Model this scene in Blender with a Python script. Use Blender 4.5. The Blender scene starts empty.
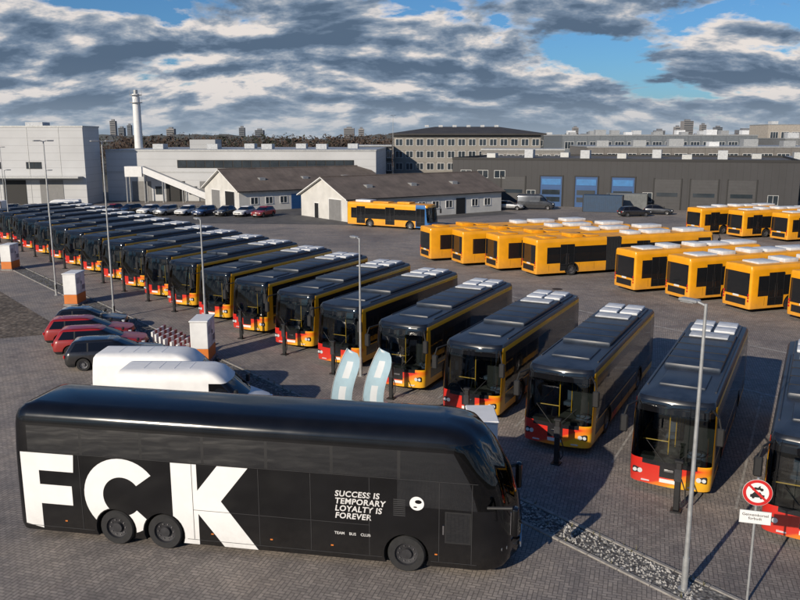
import bpy, bmesh, math, random
from mathutils import Vector, Matrix
random.seed(7)
sc = bpy.context.scene
COL = sc.collection

# ------------------------------------------------------------------ materials
MATS = {}
def nt(name):
    m = bpy.data.materials.new(name); m.use_nodes = True
    n = m.node_tree; n.nodes.clear()
    out = n.nodes.new('ShaderNodeOutputMaterial')
    return m, n, out
def N(n, t, **kw):
    nd = n.nodes.new(t)
    for k, v in kw.items():
        setattr(nd, k, v)
    return nd
def mathn(n, op, a, b=None, clamp=False):
    nd = n.nodes.new('ShaderNodeMath'); nd.operation = op; nd.use_clamp = clamp
    for i, v in enumerate((a, b)):
        if v is None: continue
        if isinstance(v, (int, float)): nd.inputs[i].default_value = v
        else: n.links.new(v, nd.inputs[i])
    return nd.outputs[0]
def mixc(n, fac, a, b, mode='MIX'):
    nd = n.nodes.new('ShaderNodeMix'); nd.data_type = 'RGBA'; nd.blend_type = mode
    for i, v in ((0, fac), (6, a), (7, b)):
        if isinstance(v, (int, float)): nd.inputs[i].default_value = v
        elif isinstance(v, tuple): nd.inputs[i].default_value = (v[0], v[1], v[2], 1)
        else: n.links.new(v, nd.inputs[i])
    return nd.outputs[2]
def ramp(n, fac, stops):
    r = n.nodes.new('ShaderNodeValToRGB')
    e = r.color_ramp.elements
    while len(e) < len(stops): e.new(0.5)
    for i, (p, c) in enumerate(stops):
        e[i].position = p
        e[i].color = (c[0], c[1], c[2], 1) if isinstance(c, tuple) else (c, c, c, 1)
    n.links.new(fac, r.inputs[0])
    return r.outputs[0]
def noise(n, vec, scale, detail=4, rough=.55, dist=0):
    t = n.nodes.new('ShaderNodeTexNoise')
    t.inputs['Scale'].default_value = scale; t.inputs['Detail'].default_value = detail
    t.inputs['Roughness'].default_value = rough; t.inputs['Distortion'].default_value = dist
    n.links.new(vec, t.inputs['Vector'])
    return t.outputs['Fac']

def M(name, col, rough=.5, metal=0, var=.15, vs=1.5, bump=0, bs=20, coat=0, dirt=0, groove=None, island=0):
    if name in MATS: return MATS[name]
    m, n, out = nt(name)
    b = N(n, 'ShaderNodeBsdfPrincipled')
    n.links.new(b.outputs[0], out.inputs[0])
    tc = N(n, 'ShaderNodeTexCoord')
    o = tc.outputs['Object']
    f = noise(n, o, vs, 3, .6)
    lo = tuple(c * (1 - var) for c in col); hi = tuple(min(1, c * (1 + var)) for c in col)
    c = ramp(n, f, [(.3, lo), (.7, hi)])
    if dirt:
        sp = N(n, 'ShaderNodeSeparateXYZ'); n.links.new(o, sp.inputs[0])
        z = mathn(n, 'MULTIPLY', sp.outputs[2], 1.0)
        g = mathn(n, 'SUBTRACT', 1.0, mathn(n, 'DIVIDE', z, 1.3), True)
        g2 = mathn(n, 'MULTIPLY', g, noise(n, o, 6, 3, .7))
        g3 = mathn(n, 'MULTIPLY', g2, dirt, True)
        c = mixc(n, g3, c, (.16, .14, .12))
        rr = mathn(n, 'ADD', mathn(n, 'MULTIPLY', g3, .5), rough)
        rr = mathn(n, 'ADD', rr, mathn(n, 'MULTIPLY', f, .08))
        n.links.new(rr, b.inputs['Roughness'])
    else:
        rr = mathn(n, 'ADD', mathn(n, 'MULTIPLY', f, .2), rough - .1)
        n.links.new(rr, b.inputs['Roughness'])
    if groove:
        ax, sc_, dep = groove
        sp = N(n, 'ShaderNodeSeparateXYZ'); n.links.new(o, sp.inputs[0])
        w = mathn(n, 'FRACT', mathn(n, 'MULTIPLY', sp.outputs[ax], sc_))
        line = mathn(n, 'LESS_THAN', w, .06)
        c = mixc(n, mathn(n, 'MULTIPLY', line, dep), c, tuple(q * .35 for q in col))
    n.links.new(c, b.inputs['Base Color'])
    b.inputs['Metallic'].default_value = metal
    b.inputs['Coat Weight'].default_value = coat
    b.inputs['Coat Roughness'].default_value = .06
    if bump:
        bp = N(n, 'ShaderNodeBump'); bp.inputs['Strength'].default_value = bump
        bp.inputs['Distance'].default_value = .02
        n.links.new(noise(n, o, bs, 2), bp.inputs['Height'])
        n.links.new(bp.outputs[0], b.inputs['Normal'])
    MATS[name] = m
    return m

def glass(name, tint, rough=.03):
    m, n, out = nt(name)
    tr = N(n, 'ShaderNodeBsdfTransparent'); tr.inputs[0].default_value = (*tint, 1)
    gl = N(n, 'ShaderNodeBsdfGlossy'); gl.inputs['Roughness'].default_value = rough
    fr = N(n, 'ShaderNodeFresnel'); fr.inputs[0].default_value = 1.52
    mx = N(n, 'ShaderNodeMixShader')
    f2 = mathn(n, 'MULTIPLY', fr.outputs[0], 1.5, True)
    n.links.new(f2, mx.inputs[0]); n.links.new(tr.outputs[0], mx.inputs[1]); n.links.new(gl.outputs[0], mx.inputs[2])
    n.links.new(mx.outputs[0], out.inputs[0])
    MATS[name] = m
    return m
def dglass(name, col, bstr=.08, ior=1.6):
    m, n, out = nt(name)
    b = N(n, 'ShaderNodeBsdfPrincipled'); n.links.new(b.outputs[0], out.inputs[0])
    b.inputs['Base Color'].default_value = (*col, 1); b.inputs['Roughness'].default_value = .04
    b.inputs['IOR'].default_value = ior
    tc = N(n, 'ShaderNodeTexCoord')
    bp = N(n, 'ShaderNodeBump'); bp.inputs['Strength'].default_value = bstr; bp.inputs['Distance'].default_value = .05
    n.links.new(noise(n, tc.outputs['Object'], 1.2, 1), bp.inputs['Height'])
    n.links.new(bp.outputs[0], b.inputs['Normal'])
    MATS[name] = m
    return m

black = M('black_paint', (.009, .010, .013), .18, 0, .3, 1, coat=.3, dirt=.25)
coachblack = M('coach_black', (.006, .006, .007), .08, 0, .3, 1, coat=0, dirt=.12)
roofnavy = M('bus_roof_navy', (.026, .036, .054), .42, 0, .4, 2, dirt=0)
yellow = M('yellow_paint', (.83, .355, .008), .3, 0, .10, 1, coat=.4, dirt=.6)
yroof = M('yellow_roof', (.76, .33, .010), .45, 0, .2, 2)
bluep = M('blue_paint', (.02, .13, .36), .3, 0, .08, 1, coat=.4, dirt=.3)
white = M('white_paint', (.76, .76, .75), .4, 0, .06, 2, dirt=.5)
whitel = M('white_lettering', (.82, .82, .81), .4, 0, .03, 2, dirt=.5)
podgrey = M('roof_unit_grey', (.45, .47, .49), .5, 0, .2, 3)
podwhite = M('roof_unit_white', (.62, .64, .66), .5, 0, .15, 3)
rubber = M('rubber', (.018, .018, .019), .8, 0, .3, 8)
dark = M('dark_plastic', (.012, .012, .013), .6, 0, .2, 3)
archdark = M('wheel_well', (.008, .008, .008), .95, 0, .1, 3)
rim = M('rim_metal', (.18, .18, .19), .45, .6, .2, 5)
rimdk = M('rim_dark', (.05, .05, .055), .45, .4, .2, 5)
chrome = M('chrome', (.6, .6, .62), .15, 1, .05, 2)
lampw = M('headlight', (.75, .78, .8), .1, .3, .05, 2, coat=1)
lampd = M('headlight_smoked', (.22, .23, .24), .1, .5, .05, 2, coat=1)
lampr = M('tail_light', (.5, .01, .01), .2, 0, .05, 2, coat=1)
seatm = M('seat_fabric', (.05, .07, .12), .9, 0, .2, 4)
floorin = M('bus_floor', (.07, .07, .07), .8, 0, .2, 4)
polem = M('grab_pole', (.7, .38, .02), .4)
platem = M('number_plate', (.7, .7, .68), .5, 0, .02)
redp = M('red_paint', (.30, .012, .012), .3, 0, .1, 1, coat=.5, dirt=.4)
orange = M('orange_paint', (.75, .2, .015), .4, 0, .1, 1, dirt=.5)
galv = M('galvanised_steel', (.42, .43, .43), .5, .5, .15, 4)
gw = glass('windscreen_glass', (.55, .62, .60))
gs = dglass('side_glass', (.012, .013, .015))
gd = dglass('dark_glass', (.006, .006, .007))
gcs = dglass('coach_side_glass', (.008, .009, .011), .15, 1.9)
winm = M('building_glass', (.03, .04, .05), .12, 0, .3, .3, coat=1)

def livery():
    m, n, out = nt('livery_stripe')
    b = N(n, 'ShaderNodeBsdfPrincipled'); n.links.new(b.outputs[0], out.inputs[0])
    tc = N(n, 'ShaderNodeTexCoord'); sp = N(n, 'ShaderNodeSeparateXYZ'); n.links.new(tc.outputs['Object'], sp.inputs[0])
    # on the front: red upper bumper, diagonal orange break, yellow lower lip; yellow along the sides, red round the axles
    t = mathn(n, 'ADD', mathn(n, 'MULTIPLY', mathn(n, 'ADD', sp.outputs[1], 1.3), .24), mathn(n, 'MULTIPLY', mathn(n, 'SUBTRACT', .66, sp.outputs[2]), .6))
    back = mathn(n, 'MULTIPLY', mathn(n, 'SUBTRACT', 11.75, sp.outputs[0], True), 1.2)
    hi_ = mathn(n, 'MULTIPLY', mathn(n, 'SUBTRACT', sp.outputs[2], .95, True), 1.6)
    t = mathn(n, 'ADD', mathn(n, 'ADD', t, back), hi_)
    c = ramp(n, t, [(.0, (.55, .02, .012)), (.36, (.64, .03, .012)), (.40, (.80, .17, .012)), (.50, (.84, .28, .012)), (.54, (.88, .45, .010)), (1, (.86, .42, .010))])
    fx = mathn(n, 'ABSOLUTE', mathn(n, 'SUBTRACT', sp.outputs[0], 8.2))
    low = mathn(n, 'LESS_THAN', sp.outputs[2], .8)
    rd = mathn(n, 'MULTIPLY', ramp(n, fx, [(.10, 1.), (.9, 0.)]), low)
    c = mixc(n, rd, c, (.62, .06, .012))
    f = noise(n, tc.outputs['Object'], 5, 3, .7)
    g = mathn(n, 'MULTIPLY', mathn(n, 'SUBTRACT', 1.0, sp.outputs[2], True), f)
    c = mixc(n, mathn(n, 'MULTIPLY', g, .4), c, (.12, .1, .09))
    n.links.new(c, b.inputs['Base Color'])
    b.inputs['Roughness'].default_value = .33; b.inputs['Coat Weight'].default_value = .4
    return m
stripe = livery()

# ------------------------------------------------------------------ mesh builder
class MB:
    def __init__(s): s.v = []; s.f = []; s.m = []; s.slots = []
    def mi(s, mat):
        if mat not in s.slots: s.slots.append(mat)
        return s.slots.index(mat)
    def add(s, vs, fs, mat):
        b = len(s.v); s.v += [tuple(v) for v in vs]
        ms = mat if isinstance(mat, list) else [mat] * len(fs)
        for f, mm in zip(fs, ms):
            s.f.append([i + b for i in f]); s.m.append(s.mi(mm))
    def box(s, x0, x1, y0, y1, z0, z1, mat, bev=0, seg=1, top=None, mtx=None):
        if bev <= 0:
            vs = [(x, y, z) for z in (z0, z1) for x, y in ((x0, y0), (x1, y0), (x1, y1), (x0, y1))]
            fs = [(3, 2, 1, 0), (4, 5, 6, 7), (0, 1, 5, 4), (1, 2, 6, 5), (2, 3, 7, 6), (3, 0, 4, 7)]
        else:
            bm = bmesh.new(); bmesh.ops.create_cube(bm, size=1)
            for v in bm.verts:
                v.co = Vector(((x0 + x1) / 2 + v.co.x * (x1 - x0), (y0 + y1) / 2 + v.co.y * (y1 - y0), (z0 + z1) / 2 + v.co.z * (z1 - z0)))
            bmesh.ops.bevel(bm, geom=bm.edges[:] , offset=bev, segments=seg, affect='EDGES', profile=.5)
            bm.verts.index_update()
            vs = [tuple(v.co) for v in bm.verts]; fs = [[v.index for v in f.verts] for f in bm.faces]; bm.free()
        if mtx is not None: vs = [tuple(mtx @ Vector(v)) for v in vs]
        s.add(vs, fs, mat)
    def cyl(s, p0, p1, r0, r1, mat, n=12, cap=True):
        p0 = Vector(p0); p1 = Vector(p1); d = (p1 - p0).normalized()
        a = d.orthogonal().normalized(); b = d.cross(a)
        vs = []
        for p, r in ((p0, r0), (p1, r1)):
            for i in range(n):
                t = 2 * math.pi * i / n
                vs.append(p + a * math.cos(t) * r + b * math.sin(t) * r)
        fs = [(i, (i + 1) % n, n + (i + 1) % n, n + i) for i in range(n)]
        if cap: fs += [tuple(range(n))[::-1], tuple(range(n, 2 * n))]
        s.add(vs, fs, mat)
    def lathe_y(s, cx, cz, prof, mats, n=28):
        vs = []
        for r, y in prof:
            for i in range(n):
                t = 2 * math.pi * i / n
                vs.append((cx + r * math.cos(t), y, cz + r * math.sin(t)))
        fs = []; ms = []
        for k in range(len(prof) - 1):
            for i in range(n):
                fs.append((k * n + i, k * n + (i + 1) % n, (k + 1) * n + (i + 1) % n, (k + 1) * n + i)); ms.append(mats[k])
        s.add(vs, fs, ms)
    def prism(s, pts, y0, y1, mat):
        n = len(pts)
        vs = [(p[0], y0, p[1]) for p in pts] + [(p[0], y1, p[1]) for p in pts]
        fs = [tuple(range(n)), tuple(range(2 * n - 1, n - 1, -1))] + [(i, n + i, n + (i + 1) % n, (i + 1) % n) for i in range(n)]
        s.add(vs, fs, mat)
    def sheet(s, pts, z, mat):
        s.add([(p[0], p[1], z) for p in pts], [tuple(range(len(pts)))], mat)
    def append_mesh(s, me):
        b = len(s.v); s.v += [tuple(v.co) for v in me.vertices]
        for p in me.polygons:
            s.f.append([i + b for i in p.vertices]); s.m.append(s.mi(me.materials[p.material_index]))
    def mesh(s, name, smooth=35, fix=False):
        me = bpy.data.meshes.new(name); me.from_pydata(s.v, [], s.f)
        for m in s.slots: me.materials.append(m)
        me.polygons.foreach_set('material_index', s.m)
        if fix:
            bm = bmesh.new(); bm.from_mesh(me); bmesh.ops.recalc_face_normals(bm, faces=bm.faces); bm.to_mesh(me); bm.free()
        if smooth:
            me.polygons.foreach_set('use_smooth', [True] * len(me.polygons))
            me.set_sharp_from_angle(angle=math.radians(smooth))
        me.update()
        return me
    def obj(s, name, loc=(0, 0, 0), rot=0, smooth=35, fix=False):
        return place(s.mesh(name, smooth, fix), name, loc, rot)
def place(me, name, loc, rot=0):
    o = bpy.data.objects.new(name, me); COL.objects.link(o)
    o.location = loc; o.rotation_euler = (0, 0, rot)
    return o

def cut(me, wheels, hw, rad, zc, mat, depth=.5):
    names = [m for m in me.materials]
    if mat not in names: me.materials.append(mat); names.append(mat)
    mi = names.index(mat)
    o = bpy.data.objects.new('tmp', me); COL.objects.link(o)
    b = MB()
    for x in wheels:
        for sgn in (-1, 1):
            ya, yb = sgn * (hw + .1), sgn * (hw - depth)
            b.cyl((x, ya, zc), (x, yb, zc), rad, rad, mat, 28)
    cm = b.mesh('cutm', 0, True)
    cm.materials.clear()
    for m in names: cm.materials.append(m)
    for p in cm.polygons: p.material_index = mi
    c = bpy.data.objects.new('tmpc', cm); COL.objects.link(c)
    md = o.modifiers.new('b', 'BOOLEAN'); md.operation = 'DIFFERENCE'; md.object = c; md.solver = 'EXACT'
    bpy.context.view_layer.update()
    dg = bpy.context.evaluated_depsgraph_get()
    res = bpy.data.meshes.new_from_object(o.evaluated_get(dg), depsgraph=dg)
    bpy.data.objects.remove(o); bpy.data.objects.remove(c)
    return res

def ring(L, xs, nc=5, nf=6, nb=3):
    z, x0, x1, w, r0, rx, ry, bulge = L
    pts = []; tags = []
    n = len(xs)
    side = [x0 + r0] + [max(x0 + r0 + .004 * (k + 1), min(x, x1 - rx - .004 * (n - k))) for k, x in enumerate(xs)] + [x1 - rx]
    for k, x in enumerate(side):
        pts.append((x, -w)); tags.append(('R', k) if k < len(side) - 1 else ('CR', 0))
    for j in range(1, nc + 1):
        a = j / nc * math.pi / 2
        pts.append((x1 - rx + rx * math.sin(a), -w + ry - ry * math.cos(a))); tags.append(('CR', j) if j < nc else ('F', 0))
    yy = w - ry
    for j in range(1, nf + 1):
        y = -yy + 2 * yy * j / nf
        pts.append((x1 + bulge * (1 - (y / yy) ** 2), y)); tags.append(('F', j) if j < nf else ('CL', 0))
    for j in range(1, nc + 1):
        a = (1 - j / nc) * math.pi / 2
        pts.append((x1 - rx + rx * math.sin(a), w - ry + ry * math.cos(a))); tags.append(('CL', j) if j < nc else ('L', len(side) - 2))
    for k in range(len(side) - 2, -1, -1):
        pts.append((side[k], w)); tags.append(('L', k - 1) if k > 0 else ('BC', 0))
    for j in range(1, 4):
        a = j / 3 * math.pi / 2
        pts.append((x0 + r0 - r0 * math.sin(a), w - r0 + r0 * math.cos(a))); tags.append(('BC', j) if j < 3 else ('B', 0))
    for j in range(1, nb + 1):
        pts.append((x0, (w - r0) * (1 - 2 * j / nb))); tags.append(('B', j) if j < nb else ('BC', 3))
    for j in range(1, 3):
        a = (1 - j / 3) * math.pi / 2
        pts.append((x0 + r0 - r0 * math.sin(a), -w + r0 - r0 * math.cos(a))); tags.append(('BC', 4))
    return [(p[0], p[1], z) for p in pts], tags

def stack(levels, xs, matfn, capb, capt):
    b = MB(); vs = []; fs = []; ms = []; n = 0
    for L in levels:
        r, tags = ring(L, xs); n = len(r); vs += r
    for k in range(len(levels) - 1):
        for i in range(n):
            j = (i + 1) % n
            fs.append((k * n + i, k * n + j, (k + 1) * n + j, (k + 1) * n + i)); ms.append(matfn(tags[i][0], tags[i][1], k))
    fs.append(tuple(range(n))[::-1]); ms.append(capb)
    fs.append(tuple(range((len(levels) - 1) * n, len(levels) * n))); ms.append(capt)
    b.add(vs, fs, ms)
    return b

def wheel(b, x, side, hw, R=.48, W=.3, rm=None, inset=.05):
    rm = rm or rim
    yo = hw - inset
    prof = [(R * .3, yo - W), (R * .93, yo - W), (R, yo - W + .05), (R, yo - .05), (R * .93, yo), (R * .62, yo - .005), (R * .58, yo - .07), (R * .3, yo - .10), (R * .27, yo - .02), (R * .12, yo - .015), (0.001, yo - .015)]
    ms = [rubber] * 5 + [rm] * 2 + [rimdk] + [rm] * 2
    b.lathe_y(x, R, [(r, side * y) for r, y in prof], ms)
    for i in range(10):
        t = 2 * math.pi * i / 10
        cx, cz = x + math.cos(t) * R * .44, R + math.sin(t) * R * .44
        b.cyl((cx, side * (yo - .09), cz), (cx, side * (yo - .055), cz), .018, .018, chrome, 6)

# ------------------------------------------------------------------ city bus
def bus_mesh(name, style):
    L = 18.2 if style == 'artic' else 12.2
    hw = 1.275
    if style == 'artic':
        sg = [('p', .8), ('w', 1.1), ('p', .07), ('d', 1.25), ('p', .07), ('w', 1.4), ('p', .07), ('w', 1.3), ('p', .07), ('b', 1.3), ('p', .07), ('w', 1.4), ('p', .07), ('d', 1.25), ('p', .07), ('w', 1.5), ('p', .07), ('w', 1.5), ('p', .07), ('w', 1.5), ('p', .07), ('d', 1.25), ('f', .3)]
        wh = [3.4, 9.6, L - 2.75]
    elif style == 'black':
        sg = [('p', .85), ('w', 1.45), ('p', .07), ('w', 1.35), ('p', .07), ('d', 1.3), ('p', .07), ('w', 1.45), ('p', .07), ('w', 1.45), ('p', .07), ('w', 1.3), ('p', .07), ('d', 1.2), ('f', .45)]
        wh = [3.3, L - 2.75]
    else:
        sg = [('p', .45), ('w', .75), ('p', .07), ('d', 1.25), ('p', .07), ('w', 1.35), ('p', .07), ('w', 1.35), ('p', .07), ('d', 1.3), ('p', .07), ('w', 1.45), ('p', .07), ('w', 1.3), ('p', .07), ('d', 1.2), ('f', .3)]
        wh = [3.5, L - 2.75]
    tot = sum(q[1] for q in sg); k = (L - .15 - .3) / tot
    xs = []; x = .15; types = [q[0] for q in sg]; bounds = []
    for t, w in sg:
        bounds.append((x, x + w * k)); x += w * k
        xs.append(x)
    xs = xs[:-1]
    blk = style == 'black'
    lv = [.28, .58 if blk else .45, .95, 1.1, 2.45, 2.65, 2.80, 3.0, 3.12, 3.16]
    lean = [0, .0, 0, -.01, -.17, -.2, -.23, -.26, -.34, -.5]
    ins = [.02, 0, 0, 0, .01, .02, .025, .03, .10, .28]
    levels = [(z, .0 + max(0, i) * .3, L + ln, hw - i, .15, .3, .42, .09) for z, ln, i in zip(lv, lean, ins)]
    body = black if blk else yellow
    roof = roofnavy if blk else yroof
    def mf(tag, k, lev):
        if tag in 'RL':
            t = types[k]
            if style == 'blue' and bounds[k][0] > 8.9 and lev < 8:
                base = bluep
            else: base = body
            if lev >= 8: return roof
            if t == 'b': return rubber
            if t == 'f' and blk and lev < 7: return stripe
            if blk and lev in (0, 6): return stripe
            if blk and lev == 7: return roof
            if lev == 7: return base
            if t == 'd' and tag == 'R' and 1 <= lev <= 4: return gs
            if t in 'wd' and lev == 3: return gs
            if t == 'p' and lev == 3 and 0 < k: return black
            if lev == 4 and blk: return black
            return base
        if tag in ('CR', 'CL', 'F'):
            if lev >= 8: return roof
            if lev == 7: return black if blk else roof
            outer = (tag == 'CR' and k <= 0) or (tag == 'CL' and k >= 4)
            if blk and outer and 2 <= lev <= 6: return stripe
            if lev in (3, 4): return gw
            if lev == 5: return gd
            if lev in (0, 1):
                if not blk: return bluep if style == 'blue' else yellow
                if lev == 1 and tag == 'F' and 2 <= k <= 3: return black
                return stripe
            if lev == 6: return gd if blk else body
            if lev == 2 and blk and tag != 'F': return stripe
            return black
        if tag == 'B' and lev in (3, 4) : return gs
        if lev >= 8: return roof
        if tag == 'BC' and blk: return black
        return body
    b = stack(levels, xs, mf, dark, roof)
    me = b.mesh('tmpbody', 0, True)
    me = cut(me, wh, hw, .60, .47, archdark)
    g = MB(); g.append_mesh(me)
    for wx in wh:
        for sd in (-1, 1): wheel(g, wx, sd, hw, inset=.04)
    for wx in wh:
        for sd in (-1, 1):
            n = 20
            pts_o = []; pts_i = []
            for i in range(n + 1):
                t = math.radians(-12) + (math.pi + math.radians(24)) * i / n
                pts_o.append((wx + .66 * math.cos(t), .47 + .66 * math.sin(t)))
                pts_i.append((wx + .59 * math.cos(t), .47 + .59 * math.sin(t)))
            y = sd * (hw + .012)
            vs = [(p[0], y, p[1]) for p in pts_o] + [(p[0], y, p[1]) for p in pts_i]
            fs = [(i, i + 1, n + 2 + i, n + 1 + i) for i in range(n)]
            g.add(vs, fs, dark)
    # interior
    g.box(.3, L - .25, -hw + .06, hw - .06, .36, .42, floorin)
    g.box(L - .55, L - .12, -.95, .95, .95, 1.16, dark, .04)
    g.box(L - 1.6, L - 1.5, .2, 1.15, .5, 1.9, dark)
    g.box(L - 1.9, L - 1.45, .35, .9, .5, 1.0, seatm, .05); g.box(L - 1.75, L - 1.6, .4, .9, 1.0, 1.75, seatm, .05)
    cx, cy, cz = L - .95, .62, 1.2
    pr = [(cx + .22 * math.cos(t) * .6, cy + .22 * math.sin(t), cz + .22 * math.cos(t) * .8) for t in [i * math.pi / 8 for i in range(16)]]
    for i in range(16): g.cyl(pr[i], pr[(i + 1) % 16], .016, .016, dark, 6)
    xx = L - 6.2
    while xx < L - 3.2:
        for yc in (-.95, -.52, .52, .95):
            g.box(xx, xx + .42, yc - .2, yc + .2, .7, .85, seatm); g.box(xx - .02, xx + .08, yc - .2, yc + .2, .85, 1.45, seatm)
        g.cyl((xx, .3, .42), (xx, .3, 2.9), .018, .018, polem, 6)
        g.cyl((xx + .4, -.3, .42), (xx + .4, -.3, 2.9), .018, .018, polem, 6)
        xx += .85
    g.cyl((L - 1.3, -.25, .42), (L - 1.3, -.25, 2.9), .02, .02, polem, 6); g.cyl((L - 1.3, -.25, 1.3), (L - 1.3, -1.1, 1.3), .02, .02, polem, 6)
    for t, (xa, xb) in zip(types, bounds):
        if t == 'd':
            xm = (xa + xb) / 2
            for q in (xa + .02, xm, xb - .02):
                g.box(q - .022, q + .022, -hw - .008, -hw + .03, .46, 2.6, dark)
            g.box(xa, xb, -hw - .008, -hw + .03, .95, 1.0, dark)
            for q in (xm - .1, xm + .1): g.cyl((q, -hw - .03, 1.0), (q, -hw - .03, 1.9), .014, .014, chrome, 6)
        if t == 'b':
            q = xa
            while q < xb:
                g.box(q, q + .07, -hw - .02, hw + .02, .35, 3.06, rubber); q += .15
    for q in [i * 1.45 + 1.2 for i in range(int(L / 1.45) - 1)]:
        for sd in (-1, 1):
            g.box(q, q + .012, sd * (hw + .001) - .003, sd * (hw + .001) + .003, .47, 1.02, dark)
    for sd in (-1, 1):
        g.box(L - .16, L - .005, sd * .98 - .17, sd * .98 + .17, .56, .78, dark, .03)
        g.cyl((L - .06, sd * .91, .67), (L + .012, sd * .91, .67), .075, .08, lampw, 14)
        g.cyl((L - .08, sd * 1.07, .67), (L - .0, sd * 1.07, .67), .06, .065, lampw, 14)
        g.box(L - .1, L + .05, sd * .72 - .13, sd * .72 + .13, .36, .4, lampw)
        g.cyl((L + .07, sd * .1, 1.0), (L + .02, sd * .75, 1.75), .014, .01, dark, 6)
        g.cyl((L - .3, sd * 1.15, 2.92), (L + .16, sd * 1.38, 2.86), .03, .03, dark, 8)
        g.cyl((L + .16, sd * 1.38, 2.86), (L + .22, sd * 1.46, 2.55), .03, .03, dark, 8)
        g.box(L + .13, L + .27, sd * 1.46 - .12, sd * 1.46 + .12, 1.98, 2.56, dark, .04)
        g.box(L + .10, L + .13, sd * 1.46 - .10, sd * 1.46 + .10, 2.02, 2.5, chrome)
    g.box(L + .085, L + .105, -.27, .27, .42, .54, platem)
    g.box(L + .08, L + .10, -.14, .14, .80, .86, chrome)
    for sd in (-1, 1):
        for z in (.75, .95, 1.15): g.box(-.02, .02, sd * 1.1 - .06, sd * 1.1 + .06, z, z + .14, lampr, .01)
    g.box(-.015, .03, -.9, .9, .5, .95, dark)
    g.box(-.02, .01, -.26, .26, 1.0, 1.12, platem)
    if blk:
        # thin gold line below the side windows, rising toward the rear
        for sd in (-1, 1):
            y = sd * (hw + .004)
            g.box(4.2, L - .75, min(y, y - sd * .01), max(y, y - sd * .01), 1.045, 1.085, stripe)
        g.box(2.75, L - 3.9, -.98, .98, 3.12, 3.34, roofnavy, .09, 2)
        g.box(L - 3.3, L - 1.6, -.75, .75, 3.1, 3.24, roofnavy, .06, 2)
        for i in range(4):
            q = 4.0 + i * 1.1
            g.box(q, q + .04, -.97, .97, 3.33, 3.355, dark)
        # rear: three smooth white housings and one grey
        g.box(.40, 2.65, -1.0, 1.0, 3.12, 3.26, roofnavy, .04)
        for i in range(2):
            g.box(.55 + i * 1.02, 1.45 + i * 1.02, -.88, -.06, 3.25, 3.38, podwhite, .05, 2)
            g.box(.55 + i * 1.02, 1.45 + i * 1.02, .06, .88, 3.25, 3.38, podwhite, .05, 2)
        g.box(2.95, 3.85, -.75, .75, 3.33, 3.41, podgrey, .04, 2)
        for sd in (-1, 1): g.cyl((2.6, sd * 1.08, 3.16), (L - 1.5, sd * 1.08, 3.16), .025, .025, rimdk, 6)
    else:
        x0 = 1.0
        while x0 < L - 2.5:
            w = random.choice([1.2, 1.8, 2.3])
            if not (style == 'artic' and 6.0 < x0 + w / 2 < 8.4):
                g.box(x0, x0 + w, -.75, .75, 3.14, 3.14 + random.choice([.14, .22, .28]), podwhite if random.random() < .45 else yroof, .05, 2)
            x0 += w + random.choice([.4, .8, 1.3])
    return g.mesh(name, 35)

me_black = bus_mesh('city_bus_black', 'black')
me_yel = bus_mesh('city_bus_yellow', 'yellow')
me_art = bus_mesh('articulated_bus_yellow', 'artic')
me_blue = bus_mesh('city_bus_yellow_blue', 'blue')

h = Vector((-.458, -.889)); h.normalize()
rt = Vector((h.y, -h.x))
ang = math.atan2(h.y, h.x)
P0 = Vector((7.50, 24.8)); st = Vector((-2.92, 3.60))
bus_fronts = []
for i in range(-1, 20):
    P = P0 + st * i + Vector((random.uniform(-.12, .12), random.uniform(-.15, .15)))
    fc = P - rt * 1.275
    o = fc - h * 12.2
    place(me_black, 'city_bus', (o.x, o.y, 0), ang + random.uniform(-.012, .012))
    bus_fronts.append(P)

hy = Vector((.937, .35)); hy.normalize(); ry_ = Vector((hy.y, -hy.x)); ay = math.atan2(hy.y, hy.x)
def yb(P, me, nm='city_bus'):
    o = Vector(P) + ry_ * 1.275
    place(me, nm, (o.x, o.y, 0), ay + random.uniform(-.015, .015))
for i in range(4): yb((1.9 + 2.8 * i, 76.1 - 2.9 * i), me_art, 'articulated_bus')
for i in range(5): yb((16.4 + 2.78 * i, 60.5 - 3.45 * i), me_yel)
for i in range(4): yb((34.6 + 3.6 * i, 96.8 - 3.3 * i), me_yel)
place(me_blue, 'city_bus', (-6.3, 106.2, 0), math.atan2(-.5, .86))

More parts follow.
